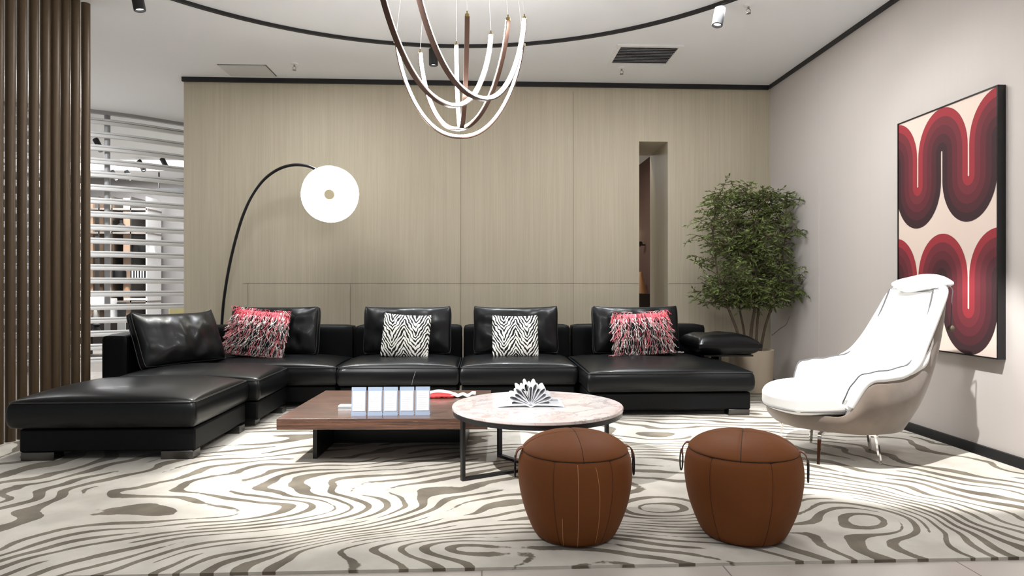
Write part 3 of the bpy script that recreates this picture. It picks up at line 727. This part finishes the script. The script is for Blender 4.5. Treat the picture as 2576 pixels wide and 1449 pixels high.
s1 = LD(.262, 2.73, 0); stool((s1.x, s1.y, 0), 0.02, 'left tan leather drum stool in front of the marble table, with thin pale lines', True)
s2 = LD(.965, 2.73, 0); stool((s2.x, s2.y, 0), -.42, 'right tan leather drum stool standing alone on the rug with ring handles', False)

# ------------------------------------------------------------------ armchair
ac = thing('white_armchair', 'high backed white armchair with taupe suede shell and chrome legs by the painting', 'armchair', (2.15, 3.93, 0), PI+.04)
# local: +x = forward of the chair, +y lateral, z up (Empty turned by pi so forward is -x of the room)
rim = [(.37, 0, .285), (.33, .17, .285), (.20, .27, .29), (.09, .315, .31), (.0, .37, .48), (-.10, .385, .505), (-.22, .365, .52), (-.33, .33, .575), (-.41, .29, .68), (-.50, .262, .84), (-.565, .24, .965), (-.60, .19, 1.005), (-.615, .08, 1.0)]
bot = [(.32, 0, .20), (.29, .15, .20), (.19, .235, .195), (.10, .27, .19), (.02, .295, .185), (-.06, .305, .185), (-.15, .295, .185), (-.24, .265, .185), (-.30, .225, .185), (-.345, .18, .185), (-.375, .12, .185), (-.39, .07, .185), (-.395, .025, .185)]
def mirror(L): return L+[(x, -y, z) for x, y, z in L[:0:-1]]
RM = catmull(mirror(rim), 5, True); BT = catmull(mirror(bot), 5, True); NR = len(RM)
def shell_pt(i, v, off=0):
    a, b = RM[i % NR], BT[i % NR]; p = b.lerp(a, v)
    d = Vector((p.x+.05, p.y, 0)); d = d.normalized() if d.length > 0 else Vector((1, 0, 0))
    h = a.z-b.z
    bulge = .045*math.sin(PI*min(1, v*1.0))*min(1, h/.3)+(.05*(1-(1-v)**2)-.05*v)*min(1, h/.5)
    return p+d*(bulge+off)
bm = B(); NV = 14; rows = [[bm.verts.new(shell_pt(i, k/NV)) for i in range(NR)] for k in range(NV+1)]
for r0, r1 in zip(rows, rows[1:]):
    for i in range(NR): bm.faces.new((r0[i], r0[(i+1) % NR], r1[(i+1) % NR], r1[i]))
bm.faces.new(rows[0][::-1])
sh = build('shell', bm, M_taupe, parent=ac); sm = sh.modifiers.new('s', 'SOLIDIFY'); sm.thickness = .022; sm.offset = -1
# white padded lining: inside of arms and back
i0, i1 = 15, NR-15
bm = B(); rows = []
for k in range(9):
    v = .45+.56*k/8
    rows.append([bm.verts.new(shell_pt(i, min(v, 1.0), -.05)+Vector((0, 0, .018*(k == 8)))) for i in range(i0, i1+1)])
for r0, r1 in zip(rows, rows[1:]):
    for i in range(i1-i0): bm.faces.new((r0[i], r0[i+1], r1[i+1], r1[i]))
li = build('lining', bm, M_white, parent=ac); sm = li.modifiers.new('s', 'SOLIDIFY'); sm.thickness = .04; sm.offset = 0; sb = li.modifiers.new('b', 'SUBSURF'); sb.levels = 1; sb.render_levels = 2
# rolled edge of the lining along arm and wing
tube_pts = [shell_pt(i, 1, -.015)+Vector((0, 0, .012)) for i in range(i0+1, i1)]
build('rolled_edge', tube(B(), tube_pts, .024, 12), M_white, parent=ac)
# seat cushion
def fn(a, b, k):
    hw = .285-.03*(a > 0)*a*a; x = .03+a*.37; p = Vector((x, b*hw, k*.075))
    # round plan at the front
    if a > 0: p.x = .03+.37*a*(1-.18*b*b*a); p.y *= (1-.16*a**3)
    if a < 0: p.y *= (1-.25*a*a)
    e = (1-abs(a)**5)*(1-abs(b)**5)
    q = soft(Vector((a, b, k)), (1, 1, 1), .5)
    p.z = k*(.035+.04*math.sqrt(max(0, e)))+.355-.015*a; 
    if k > 0: p.z += .028*e
    return p
build('seat_cushion', cubegrid(28, 26, 6, fn), M_white, parent=ac, sub=1)
loop = [fn(a, b, -.0)+Vector((.0, 0, -.036)) for a, b in [(-.2, 1.0), (0, 1.01), (.3, 1.01), (.6, 1.0), (.85, .98), (1, .85), (1.01, .5), (1.01, 0), (1.01, -.5), (1, -.85), (.85, -.98), (.6, -1), (.3, -1.01), (0, -1.01), (-.2, -1)]]
build('seat_piping', tube(B(), catmull(loop, 4), .003, 6), M_pipegrey, parent=ac)
# one quilted mattress: back rest running down and forward into the two arms
E_ = catmull([(-.545, .215, 1.0), (-.485, .24, .83), (-.425, .265, .69), (-.36, .30, .60), (-.25, .335, .555), (-.11, .352, .535), (-.005, .352, .515), (.045, .325, .44), (.075, .30, .345)], 5)
C_ = catmull([(-.555, 0, 1.0), (-.505, 0, .84), (-.46, 0, .71), (-.42, 0, .60), (-.385, 0, .52), (-.35, 0, .46), (-.31, 0, .41), (-.25, 0, .385), (-.18, 0, .37)], 5)
NE = len(E_)
def mt_pt(i, v):
    e, c = E_[i], C_[i]; k = abs(v)**2.2; p = c.lerp(e, k); p.y = (1 if v > 0 else -1)*e.y*abs(v)
    w_ = .010*nz3(p.x*6, p.y*6, p.z*5)*(1-abs(v)**4); return p+Vector((w_+.012*(1-abs(v)**6), 0, w_*.5))
bm = B(); NVV = 28; rows = [[bm.verts.new(mt_pt(i, -1+2*j/NVV)) for j in range(NVV+1)] for i in range(NE)]
for r0, r1 in zip(rows, rows[1:]):
    for j in range(NVV): bm.faces.new((r0[j], r0[j+1], r1[j+1], r1[j]))
mtr = build('back_cushion', bm, M_white, parent=ac); sm = mtr.modifiers.new('s', 'SOLIDIFY'); sm.thickness = .035; sm.offset = 0
sb = mtr.modifiers.new('b', 'SUBSURF'); sb.levels = 1; sb.render_levels = 2
for s_ in (-1, 1):
    fl = [Vector((p.x-.008, s_*(p.y-.004), p.z-.012)) for p in E_]
    build('side_roll', tube(B(), fl, .027, 12, scale=lambda f: .85+.15*math.sin(f*40)*.3+.15*math.sin(PI*f)), M_white, parent=mtr)
    pl = [Vector((p.x+.024, s_*(p.y-.020), p.z+.016)) for p in E_]
    for k_ in range(1, len(pl)-1): pl[k_] = pl[k_]+Vector((0, 0, .003*math.sin(k_*1.3)))
    build('piping', tube(B(), pl, .0045, 6), M_pipegrey, parent=mtr)
build('piping', tube(B(), [Vector((C_[0].x+.012, -.21+.42*i/12, 1.018)) for i in range(13)], .0028, 6), M_pipegrey, parent=mtr)
# head pillow
def fnh(a, b, k):
    e = math.sqrt(max(0, (1-abs(a)**2.4)*(1-abs(b)**2.6)))
    return Vector((-.575+b*.085, a*.165+.025, 1.05+k*(.010+.045*e)+.008*math.sin(a*3)))
hd = build('head_pillow', cubegrid(28, 12, 2, fnh), M_white, parent=ac, sub=1)
build('strap', tube(B(), catmull([(-.59, .17, 1.05), (-.635, .20, 1.02), (-.63, .205, .95), (-.62, .21, .80)], 6), .003, 6), M_pipegrey, parent=hd)
bm = B(); bmesh.ops.create_uvsphere(bm, u_segments=16, v_segments=10, radius=.02, matrix=Matrix.Translation((-.62, .21, .785)))
build('counterweight', bm, mat('weight_brown', srgb(96, 84, 70), .5), parent=hd)
# legs: five cast chrome legs
hub = Vector((-.0, -.0, .165))
build('hub', tube(B(), [(0, 0, .15), (0, 0, .19)], .05, 24), M_chrome, parent=ac)
for k in range(5):
    a = math.radians(229+72*k-180-2.3); u = Vector((math.cos(a), math.sin(a), 0))
    cpts = catmull([Vector((0, 0, .165)), u*.14+Vector((0, 0, .170)), u*.262+Vector((0, 0, .168)), u*.276+Vector((0, 0, .155)), u*.288+Vector((0, 0, .08)), u*.30+Vector((0, 0, .0))], 6)
    build('leg', sweep(B(), cpts, [(-.010, -.007), (.010, -.007), (.010, .007), (-.010, .007)], scale=lambda f: 1.2-.4*f), M_chrome, parent=ac)

# ------------------------------------------------------------------ painting
AY0, AZ0, AW, AH = 4.652, .608, .918, 1.612
pt = thing('framed_painting', 'tall framed artwork of curving red and maroon bands on the right wall', 'painting', (RX, AY0, AZ0))
T = .05   # local: x into room negative, y = -s
bm = B()
def slab(bm, s0, s1, z0, z1, x0, x1): return box(bm, -x1, -x0, -s1, -s0, z0, z1)
fw = .008
slab(bm, -fw, AW+fw, -fw, 0, 0, T); slab(bm, -fw, AW+fw, AH, AH+fw, 0, T); slab(bm, -fw, 0, 0, AH, 0, T); slab(bm, AW, AW+fw, 0, AH, 0, T)
build('frame', bm, M_black, parent=pt, smooth=False)
cv = build('canvas', slab(B(), 0, AW, 0, AH, 0, T-.006), mat('art_cream', srgb(218, 200, 188), .8), parent=pt, smooth=False)
cols = [srgb(146, 42, 51), srgb(106, 37, 45), srgb(90, 31, 40), srgb(70, 27, 34), srgb(50, 24, 29)]
H = .239; bw = .045; VS = 1.27
def cpath(off, dz):            # off: + towards the crest's outside
    out = []; zc_t = 1.735-AZ0+dz; zc_c = 1.925-AZ0+dz     # centres of trough and crest arcs
    for j in range(-1, 5):      # alternating arcs, centre at s = -.03 + j*H ; even j = crest
        sc = -.03+j*H; n = 24
        for q in range(n+1):
            if j % 2 == 0:
                an = PI-PI*q/n; r = H/2+off; out.append((sc+r*math.cos(an), zc_c+VS*r*math.sin(an)))
            else:
                an = PI+PI*q/n; r = H/2-off; out.append((sc+r*math.cos(an), zc_t+VS*r*math.sin(an)))
    return out
for dz in (0, -.835):
    for bi, c in enumerate(cols):
        o0 = .1125-bi*bw; o1 = o0-bw; A_, B_ = cpath(o0, dz), cpath(o1, dz); bm = B()
        top, back_ = -(T-.0045), -(T-.0065); va = []
        for (p, q) in zip(A_, B_): va.append((bm.verts.new((top, -p[0], p[1])), bm.verts.new((top, -q[0], q[1]))))
        for (a, b), (c_, d_) in zip(va, va[1:]): bm.faces.new((a, b, d_, c_))
        for co, no in [((0, 0, 0), (0, 1, 0)), ((0, -AW, 0), (0, -1, 0)), ((0, 0, 0), (0, 0, -1)), ((0, 0, AH), (0, 0, 1))]:
            bmesh.ops.bisect_plane(bm, geom=bm.verts[:]+bm.edges[:]+bm.faces[:], plane_co=co, plane_no=no, clear_outer=True)
        m = mat('art_band_%d' % bi, c, .8)
        bmesh.ops.remove_doubles(bm, verts=bm.verts, dist=1e-6)
        build('painted_band', bm, m, parent=cv, smooth=False)

# ------------------------------------------------------------------ potted tree
tp = thing('potted_tree', 'tall leafy indoor tree in a round sand coloured pot in the corner', 'plant', (2.66, 6.34, 0))
build('pot', lathe(B(), [(0, 0), (.19, 0), (.20, .01), (.212, .40), (.212, .415), (.19, .415), (.188, .38), (0, .375)], n=56, capb=False, capt=False), M_pot, parent=tp)
build('soil', lathe(B(), [(.188, .37), (.186, .385), (0, .392)], n=40, capt=False), M_soil, parent=tp)
rnd = random.Random(7); TO = Vector((2.66, 6.34, 0)); lbm = B(); tbm = []
def leaf(p, d, L):
    d = d.normalized(); side = d.cross(Vector((rnd.uniform(-1, 1), rnd.uniform(-1, 1), rnd.uniform(-.5, 1)))).normalized(); n = side.cross(d)
    w_ = L*.17
    a = lbm.verts.new(p); b = lbm.verts.new(p+d*L); m1 = lbm.verts.new(p+d*L*.5-n*L*.05)
    l1 = lbm.verts.new(p+d*L*.45+side*w_+n*L*.04); r1 = lbm.verts.new(p+d*L*.45-side*w_+n*L*.04)
    for vv in (a, b, m1, l1, r1): vv.co.y = min(vv.co.y, 6.86-TO.y); vv.co.x = min(vv.co.x, 3.085-TO.x)
    lbm.faces.new((a, l1, m1)); lbm.faces.new((l1, b, m1)); lbm.faces.new((a, m1, r1)); lbm.faces.new((m1, b, r1))
def clampy(p): 
    p.y = min(p.y, 6.84-TO.y); p.x = min(p.x, 3.07-TO.x); return p
twig = B()
def sprig(p, d, L, leaves=9):
    pts = [p.copy()]; q = p.copy(); dd = d.normalized()
    for k in range(5):
        dd = (dd+Vector((rnd.uniform(-.25, .25), rnd.uniform(-.25, .25), rnd.uniform(-.28, .1)))).normalized(); q = clampy(q+dd*L/5); pts.append(q.copy())
    tube(twig, pts, .0022, 4, scale=lambda f: 1-.6*f)
    for k in range(leaves):
        t = (k+.5)/leaves*5; i = min(4, int(t)); pp_ = pts[i].lerp(pts[i+1], t-i)
        leaf(pp_, dd+Vector((rnd.uniform(-1, 1), rnd.uniform(-1, 1), rnd.uniform(-.7, .6))), rnd.uniform(.034, .054))
    leaf(pts[-1], dd, .05)
def inside(p):      # crown envelope
    z = p.z
    c = [( .70, .12), (.85, .42), (1.05, .54), (1.3, .56), (1.55, .50), (1.8, .42), (2.0, .36), (2.15, .22), (2.3, .05)]
    if z < c[0][0] or z > c[-1][0]: return False
    for (z0, r0), (z1, r1) in zip(c, c[1:]):
        if z0 <= z <= z1:
            r = r0+(r1-r0)*(z-z0)/(z1-z0); return math.hypot((p.x+.05)/1.0, p.y*1.15) < r*1.04
    return False
trunks = [((.0, .02), (.05, .0, 1.2), .02, -.05), ((-.09, -.03), (-.32, -.05, 1.0), .017, -.3), ((.04, -.02), (.12, .05, 1.1), .015, .1), ((.09, .0), (.24, -.06, 1.0), .016, .3), ((-.02, .05), (-.1, .12, 1.3), .014, -.1)]
brs = []
for ti, ((x, y), mid, r, lean) in enumerate(trunks):
    pts = catmull([(x, y, .37), (x+(mid[0]-x)*.3, y+(mid[1]-y)*.3+.01, .62), (mid[0]*.8, mid[1]*.8, .85), mid, (mid[0]*1.15+rnd.uniform(-.05, .05), mid[1], 1.5), (mid[0]*1.1+rnd.uniform(-.08, .08), mid[1]*.8, 1.9)], 6)
    pts = [clampy(p) for p in pts]
    build('trunk', tube(B(), pts, r, 8, scale=lambda f: 1-.75*f), M_bark, parent=tp)
    for p_i in range(11, len(pts)):
        for _ in range(2):
            p = pts[p_i]; a = rnd.uniform(0, 2*PI); L = rnd.uniform(.18, .5)*(1.15-.45*(p.z/2.2))
            d = Vector((math.cos(a), math.sin(a)*.8, rnd.uniform(.2, 1.0))).normalized(); bp_ = [p.copy()]; q = p.copy()
            for k in range(6):
                d = (d+Vector((rnd.uniform(-.15, .15), rnd.uniform(-.15, .15), rnd.uniform(-.12, .08)))).normalized(); q = clampy(q+d*L/6)
                if not inside(q) and k > 1: break
                bp_.append(q.copy())
            if len(bp_) < 3: continue
            tube(twig, bp_, .005, 5, scale=lambda f: 1-.65*f); brs.append(bp_)
            for b_ in bp_[1:]:
                for _s in range(1 if rnd.random() < .75 else 2):
                    a2 = rnd.uniform(0, 2*PI); sprig(b_, Vector((math.cos(a2), math.sin(a2), rnd.uniform(-.2, .7))), rnd.uniform(.09, .17), 7)
tube(twig, [clampy(p) for p in catmull([(.20, -.02, .55), (.27, -.05, .62), (.33, -.05, .66), (.37, -.04, .74)], 4)], .004, 5, scale=lambda f: 1-.6*f)
build('branches', twig, M_bark, parent=tp)
build('foliage', lbm, M_leaf, parent=tp, smooth=False)

# ------------------------------------------------------------------ seen through the wall slot
wl = thing('wall_lamp', 'cone shaped glowing wall lamp seen through the wall slot', 'wall lamp', (2.78, 11.6, 0))
q = W(1610, 583, 11.7); qq = Vector((2.62, 11.6, 1.03+(722-590)/F*11.6))
bm = lathe(B(), [(.02, -.22), (.13, -.03), (.17, .0)], n=32, capb=True, capt=True); xf(bm, Matrix.Translation((-.17, 0, qq.z+.08)))
build('shade', bm, mat('cone_glow', srgb(240, 225, 190), .5, emit=srgb(255, 236, 196), es=1.6), parent=wl)
build('arm', tube(B(), [(0, 0, qq.z), (-.14, 0, qq.z)], .012, 8), M_black, parent=wl)
q = W(1620, 617, 11.2); o = thing('reading_spot', 'small black wall spot below the cone lamp in the slot', 'wall lamp', (2.78, 11.0, q.z))
build('arm', tube(B(), [(0, 0, 0), (-.10, 0, 0)], .012, 8), M_black, parent=o); build('head', tube(B(), [(-.10, .05, 0), (-.10, -.09, .02)], .035, 14), M_black, parent=o)
sb_ = thing('dark_sideboard', 'dark sideboard with open shelf seen low in the wall slot', 'sideboard', (2.55, 10.9, -.012))
build('body', bx(-.22, .22, -1.2, 1.2, .55, .94), M_dark, parent=sb_, smooth=False); build('plinth', bx(-.20, .20, -1.15, 1.15, 0, .5), M_dark, parent=sb_, smooth=False)
build('shelf', bx(-.22, .22, -1.2, 1.2, .5, .55), M_whiteg, parent=sb_, smooth=False)
q = W(1626, 705, 10.6)
o = thing('cone_sculpture', 'tan cone shaped ornament on the sideboard in the slot', 'ornament', (2.56, 10.45, .928))
build('cone', lathe(B(), [(0, 0), (.11, 0), (.03, .34), (0, .35)], n=28, capb=False, capt=False), mat('tan_cone', srgb(196, 148, 108), .6), parent=o)
o = build('white_ornament', sweep(B(), [(0, -.11, 0), (0, -.05, .38), (0, .05, .38), (0, .11, 0)], [(-.02, -.02), (.02, -.02), (.02, .02), (-.02, .02)], up=(1, 0, 0)), M_whiteg, loc=(2.56, 10.85, .928)); tag(o, 'white A shaped ornament behind the tan cone in the slot', 'ornament')

# ------------------------------------------------------------------ shop beyond the louvres
def at(px, y): return xat(px, y)
YS = 12.9
su = thing('display_shelf', 'tall lit display shelf with beige panels seen through the louvres', 'shelf', (at(290, YS), YS, -.012))
X0 = at(290, YS)
for px in (228, 284, 323): 
    xx = at(px, YS)-X0; build('beige_panel', bx(xx-.07, xx+.07, -.05, .02, 0, 2.75), M_beige, parent=su, smooth=False)
for z in (.3, .75, 1.15, 1.6, 2.05, 2.5): build('shelf_board', bx(at(215, YS)-X0, at(388, YS)-X0, -.25, .3, z, z+.03), mat('shelf_grey', srgb(140, 132, 126), .6), parent=su, smooth=False)
for px in (268, 300, 346, 385): xx = at(px, YS)-X0; build('upright', bx(xx-.012, xx+.012, -.25, .3, 0, 2.75), M_steel if px != 385 else M_whiteg, parent=su, smooth=False)
build('light_strip', bx(at(290, YS)-X0, at(387, YS)-X0, -.26, -.25, 2.42, 2.45), mat('strip_glow', (1, 1, 1, 1), .5, emit=(1, 1, 1, 1), es=4), parent=su, smooth=False)
build('light_strip', bx(at(331, YS)-X0, at(387, YS)-X0, -.26, -.25, .80, .83), _m['strip_glow'], parent=su, smooth=False)
for px in (240, 284, 323):
    for z in (2.48, 2.03, 1.13):
        p = (at(px, YS), YS-.12, z); spot('shelf_spot', p, (p[0], YS+.0, 0), 2.2, 60, .6, .02, (1, .8, .6))
# books and objects on shelf
for k in range(5):
    o = build('black_book', bx(-.02, .02, -.1, .1, 0, .24), M_ink if k % 1 == 0 else M_paper, loc=(at(349, YS)+k*.05, YS-.12, 1.168), smooth=False)
    tag(o, 'black book with pale spine, %s of the five on the far shelf' % ['first', 'second', 'third', 'fourth', 'last'][k], 'book', 'books on the far shelf')
    build('spine_label', bx(-.012, .012, -.102, -.1, .04, .2), M_paper, parent=o, smooth=False)
def vase(px, z, prof, m, nm, lab, cat, y=YS-.1):
    o = build(nm, lathe(B(), prof, n=24), m, loc=(at(px, y), y, z)); tag(o, lab, cat); return o
vase(302, 1.168, [(.08, 0), (.10, .02), (.10, .16), (.06, .2), (.03, .24), (.02, .25)], M_ink, 'black_jar', 'black lidded jar on the far shelf left of the books', 'jar')
vase(384, 1.618, [(.04, 0), (.06, .08), (.05, .14), (.07, .2), (.03, .24)], M_whiteg, 'white_vase', 'white vase on the far shelf beside the dark ornament', 'vase')
vase(362, 1.618, [(.03, 0), (.05, .02), (.09, .1), (.12, .22), (.10, .24)], M_ink, 'dark_bowl', 'dark curved bowl on the far shelf above the books', 'bowl')
vase(305, 2.068, [(.05, 0), (.09, .06), (.08, .14), (.03, .18), (.03, .24)], M_ink, 'black_vase', 'small black vase on the upper far shelf', 'vase')
# low cabinet and lamps on it
YC = 11.4
cb = thing('low_cabinet', 'low dark cabinet in the shop beyond the louvres', 'cabinet', (at(300, YC), YC, -.012)); 
build('body', bx(-.9, 1.0, -.22, .22, .1, .48), M_dark, parent=cb, smooth=False); build('top', bx(-.92, 1.02, -.24, .24, .48, .51), M_whiteg, parent=cb, smooth=False); build('plinth', bx(-.85, .95, -.18, .18, 0, .1), M_steel, parent=cb, smooth=False)
tl = thing('table_lamp', 'white drum table lamp on the cabinet beyond the louvres', 'table lamp', (at(240, YC), YC, .498))
build('base', lathe(B(), [(.07, 0), (.06, .02), (.03, .12), (.02, .2)], n=20), M_steel, parent=tl)
build('shade', lathe(B(), [(.2, .16), (.2, .42), (.17, .42)], n=28), mat('drum_glow', (1, 1, 1, 1), .6, emit=(1, .98, .95, 1), es=1.2), parent=tl)
vase(306, .498, [(.06, 0), (.07, .2), (.07, .27), (.05, .27)], M_ink, 'black_canister', 'black canister on the low cabinet beyond the louvres', 'canister', YC)
vase(281, .498, [(.08, 0), (.08, .33), (.075, .34)], M_whiteg, 'white_canister', 'white cylinder jar on the low cabinet beside the lamp', 'canister', YC)
fr = build('picture_card', bx(-.06, .06, -.01, .01, 0, .16), M_whiteg, loc=(at(306, 10.2), 10.2, .34), smooth=False); tag(fr, 'small white picture card on the side table beyond the louvres', 'picture frame')
sdt = thing('side_table', 'low black side table beyond the louvres', 'side table', (at(280, 10.2), 10.2, -.012))
build('top', bx(-.5, .6, -.3, .3, .31, .352), M_black, parent=sdt, smooth=False)
for sx in (-.45, .55):
    for sy in (-.25, .25): build('leg', bx(sx-.02, sx+.02, sy-.02, sy+.02, 0, .31), M_black, parent=sdt, smooth=False)
vase(243, .34, [(.03, 0), (.06, .03), (.03, .08), (.05, .12), (.02, .14)], M_ink, 'black_ornament', 'glossy black ornament on the low side table beyond the louvres', 'ornament', 10.2)
so = thing('yellow_sofa', 'pale yellow sofa back partly behind the louvres', 'sofa', (at(440, 10.3), 10.3, -.012))
build('seat', bx(-.2, .8, -.45, .4, .12, .42), mat('yellow_fabric', srgb(205, 196, 150), .8), parent=so, bevel=.03); build('backrest', bx(-.2, .8, .2, .45, .42, .74), _m['yellow_fabric'], parent=so, bevel=.03)
for sx in (-.1, .7): build('leg', bx(sx-.03, sx+.03, -.35, .35, 0, .12), M_black, parent=so, smooth=False)
# white ceiling light and black track in the shop
o = build('ceiling_light_panel', bx(-8.2, -3.6, 11.4, 12.3, CEIL-.02, CEIL), mat('panel_glow', (1, 1, 1, 1), .5, emit=(1, 1, 1, 1), es=1.6), smooth=False); tag(o, 'bright rectangular ceiling light panel beyond the louvres', 'ceiling light')
bm = bx(at(392, 12.6), -3.4, 12.58, 12.62, CEIL-.36, CEIL-.3)
for xx in (at(400, 12.6), -3.8): box(bm, xx-.01, xx+.01, 12.59, 12.61, CEIL-.3, CEIL)
o = build('shop_track', bm, M_black, smooth=False); tag(o, 'straight black hanging track behind the louvres near the oak wall', 'lighting track')
for (px, y, lab) in [(243, 9.6, 'black spotlight seen highest between the upper louvres'), (284, 12.2, 'left of the paired black spotlights beyond the louvres'), (320, 12.2, 'right of the paired black spotlights beyond the louvres'), (410, 11.0, 'black spotlight beyond the louvres nearest the oak wall'), (352, 11.2, 'black spotlight beyond the louvres in the middle, above the paired spots')]:
    spotcan((at(px, y), y, CEIL), (at(px, y)+.5, y-.1, 2.3), lab, .2)
